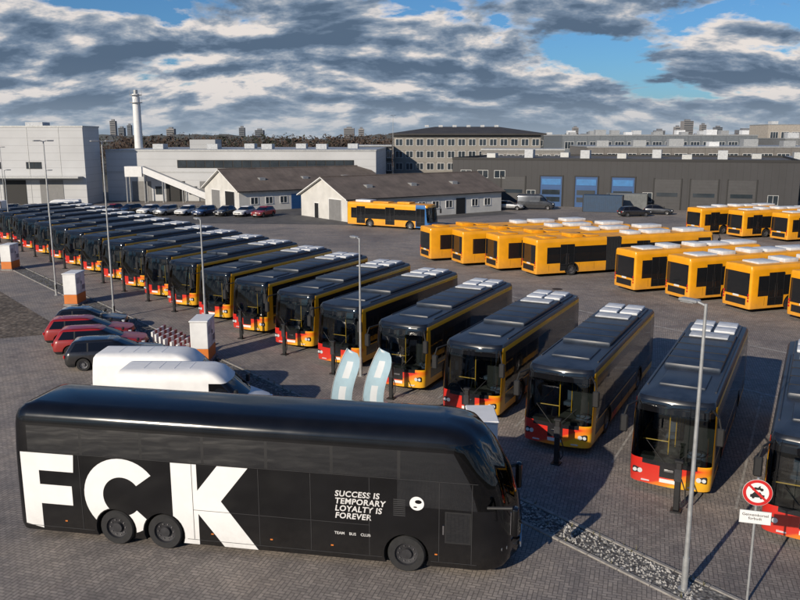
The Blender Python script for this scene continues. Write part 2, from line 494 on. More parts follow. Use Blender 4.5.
# ------------------------------------------------------------------ coach
gcoach = glass('coach_windscreen', (.16, .19, .19))
def coach():
    L = 14.1; hw = 1.275
    xs = [.5, 2.1, 2.18, 3.9, 3.98, 5.7, 5.78, 7.5, 7.58, 9.3, 9.38, 11.1, 11.18, 12.3]
    lv = [(.25, .05, -.12, .03), (.42, 0, -.02, 0), (.75, 0, 0, 0), (1.1, 0, -.0, 0), (1.9, .0, -.10, 0), (2.66, .02, -.32, 0), (3.42, .06, -.74, .02), (3.62, .08, -.90, .05), (3.80, .14, -1.1, .12), (3.92, .26, -1.4, .26), (3.98, .5, -1.9, .48)]
    levels = [(z, x0, L + ln, hw - i, .25, .80 if z < 3.5 else .6, .78 if z < 3.7 else .55, .2) for z, x0, ln, i in lv]
    def mf(tag, k, lev):
        if tag in 'RL':
            if lev == 5 and k >= 1: return gcs if k % 2 == 1 or k >= 14 else dark
            if lev == 4 and k >= 12: return gcs
            return coachblack
        if tag in ('CR', 'CL', 'F'):
            if 3 <= lev <= 6:
                if tag != 'F' and lev == 3: return coachblack
                return gcoach
            return coachblack
        if tag == 'B' and lev == 5: return gcs
        return coachblack
    b = stack(levels, xs, mf, dark, coachblack)
    me = b.mesh('tmpc1', 0, True)
    wh = [3.05, 4.5, 11.34]
    me = cut(me, wh, hw, .60, .50, archdark)
    g = MB(); g.append_mesh(me)
    for wx in wh:
        for sd in (-1, 1): wheel(g, wx, sd, hw, R=.51, inset=.03, rm=rimdk)
    F = [(.26, .45), (.80, .34), (.80, 1.10), (1.78, 1.10), (1.78, 1.68), (.80, 1.68), (.80, 2.10), (1.86, 2.10), (1.90, 2.62), (.26, 2.62)]
    K = [(4.80, .27), (5.55, .27), (5.55, 1.18), (6.28, .27), (7.25, .27), (6.22, 1.60), (7.02, 2.62), (6.15, 2.62), (5.55, 1.86), (5.55, 2.62), (4.80, 2.62)]
    C = []
    cx, cz, ro, ri = 3.30, 1.50, 1.14, .57
    angs = [math.radians(a) for a in range(38, 323, 8)]
    C += [(cx + ro * math.cos(a), max(.3, cz + ro * .98 * math.sin(a))) for a in angs]
    C += [(cx + ri * math.cos(a), cz + ri * math.sin(a)) for a in reversed(angs)]
    for sd in (-1, 1):
        y0, y1 = (-hw - .005, -hw + .01) if sd < 0 else (hw - .01, hw + .005)
        lb = MB()
        for poly in (F, C, K): lb.prism(poly, y0, y1, whitel)
        lm = cut(lb.mesh('tmpl', 0, True), [3.05, 4.5], hw, .63, .50, whitel)
        g.append_mesh(lm)
    gap = M('panel_gap', (.03, .03, .032), .6)
    for sd in (-1, 1):
        y = sd * (hw + .006)
        for q in (2.05, 5.4, 7.3, 8.75, 10.35, 12.2, 13.05):
            g.box(q, q + .014, y - .003, y + .003, .42, 2.62, gap)
        for a, bb in ((.3, 2.4), (5.2, 10.7), (12.0, 13.2)):
            g.box(a, bb, y - .004, y + .004, .40, .412, gap)
        g.box(.4, 13.2, y - .003, y + .003, 2.64, 2.652, gap)
        g.box(5.4, 10.35, y - .003, y + .003, 1.28, 1.292, gap)
        for q in (1.5, 5.9, 7.6, 9.3, 12.1): g.box(q, q + .07, y - .008, y + .008, .60, .63, orange)
    g.box(12.40, 13.0, -hw - .012, -hw + .01, 1.0, 1.8, gcs)
    g.box(12.36, 13.04, -hw - .009, -hw + .01, .96, 1.84, dark)
    for i in range(9): g.box(11.0 + 0, 11.32, -hw - .012, -hw, 1.62 + i * .055, 1.645 + i * .055, gap)
    g.box(12.3, 12.34, -hw - .03, -hw, 1.2, 1.45, chrome)
    n = 28
    def disc(cx, cz, r, y, mat, rz=1): g.prism([(cx + r * math.cos(2 * math.pi * i / n), cz + rz * r * math.sin(2 * math.pi * i / n)) for i in range(n)], y, -hw + .002, mat)
    disc(11.62, 2.0, .19, -hw - .008, whitel)
    disc(11.66, 2.05, .09, -hw - .011, coachblack, .6); disc(11.58, 1.9, .05, -hw - .011, coachblack, .4)
    for sd in (-1, 1):
        g.cyl((L - .5, sd * .98, .8), (L - .17, sd * .86, .8), .09, .10, lampd, 16)
        g.cyl((L - .5, sd * 1.06, .8), (L - .28, sd * 1.0, .8), .07, .08, lampd, 16)
        g.cyl((L - .4, sd * .96, .48), (L - .20, sd * .88, .48), .05, .05, lampd, 12)
        g.cyl((L - .65, sd * 1.22, 2.0), (L + .05, sd * 1.42, 2.15), .045, .045, dark, 8)
        g.box(L - .03, L + .15, sd * 1.46 - .15, sd * 1.46 + .15, 1.45, 2.2, coachblack, .06, 2)
        g.box(L - .05, L - .035, sd * 1.46 - .11, sd * 1.46 + .11, 1.5, 2.1, chrome)
        g.cyl((L + .2, sd * .1, 1.12), (L + .08, sd * .7, 1.7), .015, .01, dark, 6)
    g.box(L + .18, L + .21, -.26, .26, .5, .62, platem)
    g.box(L + .17, L + .205, -.5, .5, .7, .78, chrome)
    g.box(.5, L - .9, -1.15, 1.15, 1.5, 1.55, floorin)
    g.box(L - 1.0, L - .35, -.95, .95, 1.0, 1.3, dark, .05)
    g.box(L - 1.9, L - 1.4, .35, .85, 1.0, 1.9, seatm, .05)
    for i in range(10, 13):
        for yc in (-.9, -.45, .45, .9): g.box(1 + i * .86, 1.1 + i * .86, yc - .2, yc + .2, 1.55, 2.75, seatm)
    return g.mesh('coach_bus', 32)
cm = coach()
cang = math.atan2(-2.5, 13.9)
cd = Vector((math.cos(cang), math.sin(cang))); cl = Vector((-cd.y, cd.x))
co = Vector((-11.0, 21.36)) + cl * 1.275
coach_o = place(cm, 'coach_bus', (co.x, co.y, 0), cang)

def text_mesh(body, size, name, mat, bold=.0, shear=0, align='LEFT', space=1.0):
    cu = bpy.data.curves.new(name, 'FONT'); cu.body = body; cu.size = size; cu.offset = bold; cu.shear = shear
    cu.align_x = align; cu.space_line = space; cu.resolution_u = 3
    if bold > .004: cu.space_character = 1.08
    o = bpy.data.objects.new(name, cu); COL.objects.link(o)
    bpy.context.view_layer.update()
    dg = bpy.context.evaluated_depsgraph_get()
    me = bpy.data.meshes.new_from_object(o.evaluated_get(dg), depsgraph=dg)
    bpy.data.objects.remove(o)
    me.materials.clear(); me.materials.append(mat); me.name = name
    return me
def child_text(parent, me, name, loc, rot):
    o = bpy.data.objects.new(name, me); COL.objects.link(o); o.parent = parent
    o.location = loc; o.rotation_euler = rot
    return o
tm = text_mesh("SUCCESS IS\nTEMPORARY\nLOYALTY IS\nFOREVER", .225, 'slogan', whitel, .0055, .15, space=.92)
child_text(coach_o, tm, 'slogan_lettering', (9.42, -1.275 - .007, 2.04), (math.pi / 2, 0, 0))
tm = text_mesh("TEAM    BUS    CLUB", .11, 'small', whitel, .001, 0)
child_text(coach_o, tm, 'small_lettering', (9.4, -1.275 - .007, .95), (math.pi / 2, 0, 0))

# ------------------------------------------------------------------ cars and vans
def car_mesh(name, paint, kind='hatch'):
    if kind == 'hatch':
        L, hw, zr = 4.2, .88, 1.46
        lv = [(.22, .12, L - .15, .80, .25, .3, .3, .03), (.38, .02, L - .02, .87, .25, .45, .4, .05), (.62, 0, L, .88, .25, .55, .5, .08), (.80, .05, L - .08, .87, .25, .6, .5, .08), (.92, .10, L - .9, .84, .25, .4, .35, .1), (.96, .14, L - 1.15, .80, .2, .3, .3, .1), (1.36, .48, L - 2.0, .64, .2, .25, .25, .08), (1.43, .62, L - 2.2, .58, .2, .2, .2, .05), (1.46, .95, L - 2.5, .45, .2, .2, .2, 0)]
        xs = [1.2, 1.27, 2.25]; wh = [.75, L - .85]; R = .32; gl = (5,)
    elif kind == 'estate':
        L, hw, zr = 4.7, .9, 1.46
        lv = [(.22, .12, L - .15, .82, .25, .3, .3, .03), (.38, .02, L - .02, .88, .25, .45, .4, .05), (.62, 0, L, .90, .25, .55, .5, .08), (.82, .05, L - .08, .89, .25, .6, .5, .08), (.94, .08, L - 1.0, .86, .25, .4, .35, .1), (.98, .12, L - 1.3, .82, .2, .3, .3, .1), (1.38, .38, L - 2.15, .66, .2, .25, .25, .08), (1.45, .5, L - 2.35, .6, .2, .2, .2, .05), (1.48, .8, L - 2.6, .45, .2, .2, .2, 0)]
        xs = [1.1, 1.17, 2.1, 2.17, 2.55]; wh = [.9, L - .95]; R = .33; gl = (5,)
    else:
        L, hw, zr = 5.9, 1.0, 2.6
        lv = [(.25, .05, L - .1, .95, .1, .3, .3, .03), (.45, 0, L, .99, .1, .45, .4, .05), (.85, 0, L - .02, 1.0, .1, .5, .45, .1), (1.1, 0, L - .15, 1.0, .1, .5, .45, .1), (1.32, 0, L - .75, .99, .1, .4, .4, .1), (1.38, 0, L - .95, .98, .1, .3, .3, .1), (1.98, .02, L - 1.55, .92, .1, .25, .3, .08), (2.30, .05, L - 1.9, .86, .1, .25, .3, .05), (2.42, .12, L - 2.2, .74, .1, .25, .3, 0), (2.46, .3, L - 2.6, .5, .1, .2, .2, 0)]
        xs = [1.9, 1.93, 3.6, 3.66]; wh = [1.0, L - 1.0]; R = .35; gl = (5,)
    def mf(tag, k, lev):
        if lev in gl:
            if kind == 'van':
                if tag in ('F', 'CR', 'CL'): return gd
                if tag in 'RL' and k == 4: return gd
                return paint
            if tag in ('CR', 'CL'): return gd
            if tag in 'RL' and k in (1, 3): return dark if k == 1 else gd
            return gd if tag != 'BC' else paint
        if lev == 0: return dark if kind != 'van' else (dark if tag in ('F', 'CR', 'CL') else paint)
        return paint
    b = stack(lv, xs, mf, dark, paint)
    me = cut(b.mesh('tmpcar', 0, True), wh, hw, R + .06, R, archdark, .35)
    g = MB(); g.append_mesh(me)
    for wx in wh:
        for sd in (-1, 1): wheel(g, wx, sd, hw - .02, R=R, W=.2, inset=.02)
    for sd in (-1, 1):
        z = .66 if kind != 'van' else .95
        g.box(L - .28, L - .06, sd * (hw - .26) - .14, sd * (hw - .26) + .14, z - .08, z + .06, lampw, .03)
        g.box(-.015, .06, sd * (hw - .2) - .09, sd * (hw - .2) + .09, z, z + (.16 if kind != 'van' else .45), lampr, .02)
        mx = L - 1.35 if kind != 'van' else L - 1.15
        mz = .98 if kind != 'van' else 1.5
        g.box(mx - .06, mx + .08, sd * (hw + .1) - .1, sd * (hw + .1) + .1, mz - .02, mz + (.13 if kind != 'van' else .3), dark, .03)
        for q in ((1.25, 2.3, 3.1) if kind != 'van' else (1.92, 3.62, 4.75)):
            g.box(q, q + .01, sd * hw - .006, sd * hw + .003, .4, .84 if kind != 'van' else 1.3, dark)
        if kind != 'van':
            g.cyl((1.0, sd * .56, zr + .01), (L - 2.35, sd * .56, zr + .01), .014, .014, dark, 6)
        else:
            g.box(.05, L - 1.0, sd * (hw + .004) - .008, sd * (hw + .004) + .008, .62, .72, dark)
            g.box(2.0, 3.55, sd * (hw + .002) - .004, sd * (hw + .002) + .004, 1.36, 1.375, podgrey)
    g.box(-.012, .02, -.25, .25, .5, .6, platem); g.box(L + .04, L + .09, -.25, .25, .38, .48, platem)
    g.box(L - .02, L + .08, -.45, .45, .52, .62, dark)
    if kind == 'van':
        g.box(-.012, .02, -.01, .01, .45, 2.3, dark)
        for q in range(4): g.box(1.0 + q * .6, 1.03 + q * .6, -.48, .48, 2.45, 2.468, white)
    return g.mesh(name, 40)
cb = M('car_black', (.012, .012, .014), .22, coat=.9, dirt=.3)
cg = M('car_grey', (.05, .055, .065), .25, .5, coat=.9, dirt=.3)
cs = M('car_silver', (.38, .39, .40), .3, .6, coat=.8, dirt=.3)
cbl = M('car_blue', (.02, .05, .14), .25, .3, coat=.9, dirt=.3)
m_h = {k: car_mesh('hatch_' + k, v, 'hatch') for k, v in dict(red=redp, black=cb, grey=cg, white=white).items()}
m_e = {k: car_mesh('estate_' + k, v, 'estate') for k, v in dict(black=cb, silver=cs, blue=cbl, red=redp).items()}
m_v = car_mesh('van_white', white, 'van')
m_vg = car_mesh('van_dark', cg, 'van')
def put(me, nm, cx, cy, a, L):
    place(me, nm, (cx - math.cos(a) * L / 2, cy - math.sin(a) * L / 2, 0), a)
ca = math.atan2(.22, .97)
put(m_h['black'], 'parked_car', -18.5, 46.6, ca, 4.2)
put(m_e['red'], 'parked_car', -17.5, 44.0, ca, 4.7)
put(m_e['red'], 'parked_car', -16.0, 41.6, ca, 4.7)
put(m_e['black'], 'parked_car', -14.4, 39.2, ca, 4.7)
put(m_h['grey'], 'parked_car', -12.2, 37.2, ca, 4.2)
put(m_v, 'delivery_van', -8.1, 30.6, -.02, 5.9)
put(m_v, 'delivery_van', -9.9, 33.0, -.02, 5.9)
cols = [m_h['red'], m_e['black'], m_h['white'], m_e['silver'], m_h['white'], m_e['blue'], m_h['black'], m_h['white'], m_e['red']]
for i, me in enumerate(cols):
    put(me, 'parked_car', -44 + i * 3.0, 122 - i * .5 + random.uniform(-.4, .4), math.radians(-110), 4.3)
for i in range(7):
    put(random.choice([m_h['grey'], m_e['black'], m_h['white'], m_e['blue']]), 'parked_car', -75 + i * 3.1, 122 + random.uniform(-.5, .5), math.radians(-95), 4.3)
put(m_vg, 'delivery_van', 22, 130, math.radians(-15), 5.9)
put(m_e['silver'], 'parked_car', 17.5, 129, math.radians(-15), 4.7)
put(m_e['black'], 'parked_car', 34.5, 118, math.radians(10), 4.7)
put(m_h['grey'], 'parked_car', 39.0, 121, math.radians(-20), 4.2)
put(m_e['silver'], 'parked_car', 66, 130, math.radians(70), 4.7)
put(m_h['white'], 'parked_car', 70, 133, math.radians(70), 4.2)
put(m_e['black'], 'parked_car', 63.5, 126, math.radians(70), 4.7)
put(m_v, 'delivery_van', -50, 118, math.radians(190), 5.9)

# ------------------------------------------------------------------ ground
def ground_mat():
    m, n, out = nt('terrain')
    b = N(n, 'ShaderNodeBsdfPrincipled'); n.links.new(b.outputs[0], out.inputs[0])
    tc = N(n, 'ShaderNodeTexCoord')
    f = noise(n, tc.outputs['Object'], .02, 6, .6)
    c = ramp(n, f, [(.35, (.05, .05, .035)), (.5, (.09, .085, .06)), (.65, (.12, .11, .10))])
    n.links.new(c, b.inputs['Base Color']); b.inputs['Roughness'].default_value = .95
    return m
def paving_mat():
    m, n, out = nt('block_paving')
    b = N(n, 'ShaderNodeBsdfPrincipled'); n.links.new(b.outputs[0], out.inputs[0])
    tc = N(n, 'ShaderNodeTexCoord'); o = tc.outputs['Object']
    def brick(rot):
        mp = N(n, 'ShaderNodeMapping'); mp.inputs['Rotation'].default_value = (0, 0, rot); n.links.new(o, mp.inputs[0])
        t = N(n, 'ShaderNodeTexBrick'); n.links.new(mp.outputs[0], t.inputs[0])
        t.inputs['Color1'].default_value = (.325, .292, .265, 1); t.inputs['Color2'].default_value = (.235, .212, .196, 1)
        t.inputs['Mortar'].default_value = (.12, .11, .102, 1)
        t.inputs['Scale'].default_value = 1; t.inputs['Mortar Size'].default_value = .012
        t.inputs['Brick Width'].default_value = .24; t.inputs['Row Height'].default_value = .12
        return t, mp
    r = math.radians(17)
    t1, m1 = brick(r); t2, m2 = brick(r + math.pi / 2)
    ck = N(n, 'ShaderNodeTexChecker'); ck.inputs['Scale'].default_value = 1 / .48; n.links.new(m1.outputs[0], ck.inputs[0])
    c = mixc(n, ck.outputs['Fac'], t1.outputs['Color'], t2.outputs['Color'])
    f1 = noise(n, o, .09, 4, .6, .5)
    f2 = noise(n, o, .6, 5, .65)
    f3 = noise(n, o, 3.5, 3, .6)
    c = mixc(n, 1.0, c, ramp(n, f1, [(.32, (.70, .70, .72)), (.5, (.98, .96, .94)), (.68, (1.22, 1.16, 1.09))]), 'MULTIPLY')
    c = mixc(n, .8, c, ramp(n, f2, [(.3, (.70, .70, .72)), (.5, (1, 1, 1)), (.72, (1.22, 1.18, 1.13))]), 'MULTIPLY')
    c = mixc(n, .5, c, ramp(n, f3, [(.3, (.75, .75, .75)), (.7, (1.2, 1.2, 1.2))]), 'MULTIPLY')
    v = N(n, 'ShaderNodeTexVoronoi'); v.inputs['Scale'].default_value = .35; n.links.new(o, v.inputs['Vector'])
    d = mathn(n, 'ADD', v.outputs['Distance'], mathn(n, 'MULTIPLY', f2, .25))
    c = mixc(n, ramp(n, d, [(.16, .4), (.28, 0.0)]), c, (.08, .075, .072))
    sp = N(n, 'ShaderNodeSeparateXYZ'); n.links.new(o, sp.inputs[0])
    for (ax_, ay_, k, wd) in ((-2, 2, .55, .12), (30, 6, .4, .10), (-30, 30, .6, .12)):
        dx = mathn(n, 'SUBTRACT', sp.outputs[0], ax_); dy = mathn(n, 'SUBTRACT', sp.outputs[1], ay_)
        rr = mathn(n, 'SQRT', mathn(n, 'ADD', mathn(n, 'MULTIPLY', dx, dx), mathn(n, 'MULTIPLY', dy, dy)))
        rr = mathn(n, 'ADD', rr, mathn(n, 'MULTIPLY', f1, 2.0))
        w = mathn(n, 'FRACT', mathn(n, 'MULTIPLY', rr, k * .45))
        line = ramp(n, w, [(.0, 0.), (.06, 1.), (.12, .2), (.2, 0.)])
        c = mixc(n, mathn(n, 'MULTIPLY', mathn(n, 'MULTIPLY', line, f2), .5), c, (.10, .092, .088))
    n.links.new(c, b.inputs['Base Color'])
    n.links.new(ramp(n, f2, [(.3, .6), (.6, .85)]), b.inputs['Roughness'])
    bp = N(n, 'ShaderNodeBump'); bp.inputs['Strength'].default_value = .5; bp.inputs['Distance'].default_value = .01
    n.links.new(f3, bp.inputs['Height'])
    n.links.new(bp.outputs[0], b.inputs['Normal'])
    return m
def gravel_mat(name, cs_, scale):
    m, n, out = nt(name)
    b = N(n, 'ShaderNodeBsdfPrincipled'); n.links.new(b.outputs[0], out.inputs[0])
    tc = N(n, 'ShaderNodeTexCoord'); o = tc.outputs['Object']
    v = N(n, 'ShaderNodeTexVoronoi'); v.inputs['Scale'].default_value = scale; n.links.new(o, v.inputs['Vector'])
    c = ramp(n, mathn(n, 'FRACT', mathn(n, 'MULTIPLY', v.outputs['Color'], 3.7)), cs_)
    c = mixc(n, 1.0, c, ramp(n, v.outputs['Distance'], [(.0, 1.1), (.6, .45)]), 'MULTIPLY')
    c = mixc(n, .8, c, ramp(n, noise(n, o, .35, 4, .65), [(.3, .6), (.7, 1.3)]), 'MULTIPLY')
    n.links.new(c, b.inputs['Base Color']); b.inputs['Roughness'].default_value = .9
    bp = N(n, 'ShaderNodeBump'); bp.inputs['Strength'].default_value = .8; bp.inputs['Distance'].default_value = .03; bp.invert = True
    n.links.new(v.outputs['Distance'], bp.inputs['Height']); n.links.new(bp.outputs[0], b.inputs['Normal'])
    return m
pav = paving_mat()
b = MB(); b.sheet([(-4000, -600), (4000, -600), (4000, 6000), (-4000, 6000)], 0 - .008, ground_mat()); b.obj('ground', smooth=0)
b = MB(); b.sheet([(-120, -10), (140, -10), (150, 146), (-140, 146)], 0, pav); b.obj('paved_yard', smooth=0)
ds = Vector((-.625, .78)); ds.normalize(); dn = Vector((ds.y, -ds.x))
S0 = Vector((5.64, 20.65))
def sp_(u, w): p = S0 + ds * u + dn * w; return (p.x, p.y)
grav = gravel_mat('gravel', [(0, (.10, .09, .085)), (.5, (.2, .19, .18)), (.85, (.3, .29, .27)), (1, (.5, .49, .46))], 11)
dirt = gravel_mat('dirt', [(0, (.15, .115, .085)), (.5, (.21, .165, .125)), (1, (.28, .23, .18))], 4)
b = MB(); b.sheet([sp_(-14, -.5), sp_(-14, .5), sp_(95, .5), sp_(95, -.5)], .012, grav); b.obj('gravel_strip', smooth=0)
kerbm = M('kerb_concrete', (.27, .255, .235), .85, var=.3, vs=4, bump=.3)
b = MB()
for w in (-.56, .56):
    u = -14
    while u < 95:
        p = S0 + ds * (u + .5) + dn * w
        mt = Matrix.Translation((p.x, p.y, 0)) @ Matrix.Rotation(math.atan2(ds.y, ds.x), 4, 'Z')
        b.box(-.49, .49, -.06, .06, -.02, .045 + random.uniform(-.003, .003), kerbm, .012, mtx=mt)
        u += 1.0
b.obj('kerb')
stm = M('pebble', (.34, .33, .31), .85, var=.5, vs=3)
b = MB()
for i in range(1700):
    u = random.uniform(-3, 14); w = random.uniform(-.46, .46); p = S0 + ds * u + dn * w
    r = random.uniform(.018, .05)
    vs = [(p.x + r * random.uniform(.7, 1.3) * math.cos(t), p.y + r * random.uniform(.7, 1.3) * math.sin(t), .012) for t in (0, 1.3, 2.5, 3.8, 5)] + [(p.x, p.y, .012 + r)]
    b.add(vs, [(0, 1, 5), (1, 2, 5), (2, 3, 5), (3, 4, 5), (4, 0, 5)], stm)
b.obj('gravel_stones', smooth=0)
wd = M('dry_weed', (.13, .12, .05), .9, var=.5, vs=4)
b = MB()
for i in range(260):
    u = random.choice([random.uniform(-3, 60), random.uniform(8, 60)]); w = random.choice([-.5, .5, .62, random.uniform(-.5, .5)]); p = S0 + ds * u + dn * w
    for k in range(6):
        t = random.uniform(0, 6.28); r = random.uniform(.03, .12); hh = random.uniform(.05, .2)
        dx, dy = math.cos(t), math.sin(t)
        b.add([(p.x - dy * .012, p.y + dx * .012, 0), (p.x + dy * .012, p.y - dx * .012, 0), (p.x + dx * r, p.y + dy * r, hh)], [(0, 1, 2)], wd)
b.obj('weeds', smooth=0)
b = MB(); b.sheet([(-36, 66.5), (-24.8, 52.5), (-22.0, 49), (-21, 45.5), (-30, 41.5), (-75, 40), (-90, 64), (-60, 72)], .005, dirt); b.obj('dirt_ground', smooth=0)
asph = M('asphalt', (.09, .086, .083), .8, var=.35, vs=.7, bump=.4, bs=60)
b = MB(); b.sheet([(-140, 110), (-30, 108), (-6, 106.0), (18, 122), (12, 136), (-140, 137)], .004, asph); b.obj('asphalt_lane', smooth=0)
linem = M('bay_line', (.33, .31, .285), .8, var=.4, vs=3)
b = MB()
for i in range(-2, 20):
    P = P0 + st * i + rt * (-3.4) * 1.0
    a = P + h * .2; c = P - h * 12.6; q = rt * .04
    b.sheet([a - q, a + q, c + q, c - q][::-1], .006, linem)
for off, ln in ((14.0, 80), (22.5, 80)):
    a = P0 - h * off + Vector((10, -12)); c = a + st.normalized() * ln; nn = Vector((-st.y, st.x)).normalized() * .09
    b.sheet([a - nn, a + nn, c + nn, c - nn], .005, linem)
b.obj('bay_marking', smooth=0)

# ------------------------------------------------------------------ street furniture
def lamp_post(x, y, hgt, heads=1, ang=0):
    g = MB()
    g.cyl((0, 0, 0), (0, 0, .9), .085, .085, galv, 14); g.cyl((0, 0, .9), (0, 0, hgt), .065, .038, galv, 14)
    g.cyl((0, 0, 0), (0, 0, .03), .16, .16, galv, 14)
    g.box(-.05, .05, -.092, -.08, .45, .8, dark)
    for k in range(heads):
        s = 1 if k == 0 else -1
        g.cyl((0, 0, hgt - .05), (s * .25, 0, hgt + .02), .03, .03, galv, 8)
        g.box(min(s * .2, s * .7), max(s * .2, s * .7), -.12, .12, hgt - .02, hgt + .06, galv, .025)
        g.box(min(s * .3, s * .65), max(s * .3, s * .65), -.09, .09, hgt - .03, hgt - .02, lampw)
    g.obj('street_lamp', (x, y, 0), ang)
lamp_post(7.25, 18.55, 7.45, 1, 2.2)
lamp_post(-10.5, 42.1, 7.1, 1, 2.2)
lamp_post(-1.9, 37.3, 6.7, 1, 2.2)
lamp_post(-18.3, 50.0, 11.1, 2, .7)
lamp_post(-25.2, 57.6, 11.1, 2, .7)
lamp_post(-44, 90, 7.8, 1, .7)
lamp_post(-1.5, 175, 16, 2, .7)
lamp_post(-36.8, 84, 8, 1, .7)
lamp_post(-58, 118, 10, 2, .7)

def pedestal(x, y):
    g = MB()
    g.box(-.16, .16, -.16, .16, 0, .05, dark); g.box(-.09, .09, -.07, .07, .05, 1.62, dark, .02)
    g.box(-.11, .11, -.10, -.07, 1.0, 1.4, rimdk, .01); g.box(-.13, .13, -.1, .1, 1.6, 1.68, dark, .02)
    pts = [(0.1, -.06, 1.1), (.24, -.1, .75), (.26, -.12, .4), (.16, -.1, .22), (.1, -.05, .5)]
    for a, c in zip(pts[:-1], pts[1:]): g.cyl(a, c, .022, .022, rubber, 6)
    g.obj('charging_post', (x, y, 0), ang + math.pi / 2)
for P in bus_fronts[:21]:
    pedestal(P.x + .95 , P.y - 1.75)
def cabinet(x, y):
    g = MB()
    g.box(-.85, .85, -.5, .5, 0, .12, kerbm); g.box(-.8, .8, -.45, .45, .12, .75, orange, .02)
    g.box(-.8, .8, -.45, .45, .755, 2.15, white, .03); g.box(-.84, .84, -.49, .49, 2.15, 2.24, white, .03)
    g.box(-.01, .01, -.456, -.44, .8, 2.1, dark); g.box(-.7, -.15, -.458, -.44, 1.5, 1.9, podgrey); g.box(.15, .7, -.458, -.44, .95, 1.3, podgrey)
    for z in range(6): g.box(.2, .65, -.465, -.455, 1.0 + z * .05, 1.02 + z * .05, dark)
    g.box(.08, .11, -.48, -.44, 1.4, 1.6, dark)
    g.obj('charging_cabinet', (x, y, 0), math.atan2(ds.y, ds.x) + math.pi / 2 + math.pi + .9)
for x, y in ((-10.2, 40.2), (-22.6, 54.6), (-34.2, 69.5), (2.75, 25.6), (-44, 82)): cabinet(x, y)

bann = M('banner_cloth', (.40, .56, .64), .7, var=.1, vs=2)
bannw = M('banner_cloth_white', (.72, .76, .78), .7, var=.05)
def banner(x, y, rz):
    g = MB(); H = 3.9
    g.cyl((0, 0, 0), (0, 0, 2.0), .016, .014, galv, 8)
    g.box(-.3, .3, -.03, .03, 0, .04, dark); g.box(-.03, .03, -.3, .3, 0, .04, dark); g.cyl((0, 0, 0), (0, 0, .35), .03, .03, dark, 8)
    n = 20; left = []; right = []
    for i in range(n + 1):
        t = i / n; z = .75 + t * (H - .75)
        cx = 0 if t < .35 else ((t - .35) / .65) ** 1.8 * .62
        wd_ = .74 * (.75 + .25 * min(1, t * 4)) * (1 if t < .72 else math.sqrt(max(0, 1 - ((t - .72) / .28) ** 2)) * .96 + .04)
        y_ = .06 * math.sin(t * 7)
        left.append((cx, y_ * .2, z)); right.append((cx + wd_, y_ + .05 * math.sin(t * 5 + 1), z - .1 * max(0, t - .5)))
    vs = []
    for a, c in zip(left, right):
        for q in (0, .33, .66, 1):
            vs.append((a[0] * (1 - q) + c[0] * q, a[1] * (1 - q) + c[1] * q + .03 * math.sin(q * 6), a[2] * (1 - q) + c[2] * q))
    fs = []; ms = []
    for i in range(n):
        for j in range(3):
            fs.append((i * 4 + j, i * 4 + j + 1, i * 4 + j + 5, i * 4 + j + 4)); ms.append(bannw if j == 1 and i % 6 in (1, 2, 3, 4) else bann)
    g.add(vs, fs, ms)
    for a, c in zip(left[:-1], left[1:]): g.cyl((a[0] - .015, a[1], a[2]), (c[0] - .015, c[1], c[2]), .014, .014, galv, 6)
    g.obj('feather_banner', (x, y, 0), rz)
banner(-2.5, 27.8, .05); banner(-1.35, 27.9, .0)

signred = M('sign_red', (.55, .02, .02), .4, var=.05); signw = M('sign_white', (.78, .78, .77), .4, var=.04); signk = M('sign_black', (.02, .02, .02), .5)
def traffic_sign():
    g = MB()
    g.cyl((0, 0, 0), (0, 0, 3.3), .03, .03, galv, 12)
    def disc(r0, r1, y, mat, cz=2.93, n=40):
        vs = []
        for r in (r0, r1):
            vs += [(r * math.cos(2 * math.pi * i / n), y, cz + r * math.sin(2 * math.pi * i / n)) for i in range(n)]
        g.add(vs, [(i, (i + 1) % n, n + (i + 1) % n, n + i) for i in range(n)], mat)
    disc(.001, .34, -.040, galv); disc(.001, .335, -.048, signw); disc(.255, .33, -.052, signred)
    disc(.001, .34, -.034, galv)
    n = 40
    g.add([(.34 * math.cos(2 * math.pi * i / n), y, 2.93 + .34 * math.sin(2 * math.pi * i / n)) for y in (-.048, -.034) for i in range(n)], [(i, (i + 1) % n, n + (i + 1) % n, n + i) for i in range(n)], galv)
    def poly(p, m=signk, y=-.054): g.add([(a, y, 2.93 + c) for a, c in p], [tuple(range(len(p)))], m)
    poly([(-.16, -.12), (.16, -.12), (.16, -.05), (.10, -.04), (.06, .02), (-.07, .02), (-.12, -.04), (-.16, -.05)])
    for cx in (-.09, .09): poly([(cx + .032 * math.cos(t), -.125 + .032 * math.sin(t)) for t in [i * math.pi / 5 for i in range(10)]], signk, -.056)
    for cx in (-.09, .09): poly([(cx + .04 * math.cos(t), .085 + .04 * math.sin(t)) for t in [i * math.pi / 5 for i in range(10)]])
    poly([(-.09, .085), (.0, .07), (.09, .085), (.05, .15), (.07, .17), (.04, .18), (.0, .13), (-.07, .14)])
    poly([(-.25, .19), (-.21, .23), (.25, -.19), (.21, -.23)], signred, -.058)
    g.box(-.36, .36, -.045, -.033, 2.12, 2.46, galv, 0); g.box(-.35, .35, -.049, -.046, 2.13, 2.45, signw)
    for z in (2.2, 2.7, 2.3): g.box(-.05, .05, -.036, .04, z, z + .03, galv)
    o = g.obj('traffic_sign', (8.62, 18.0, 0), math.radians(-16), smooth=0)
    me = text_mesh("Gennemkorsel\nforbudt", .10, 'signtext', signk, .001, 0, 'CENTER', .95)
    child_text(o, me, 'sign_text', (0, -.051, 2.32), (math.pi / 2, 0, 0))
traffic_sign()

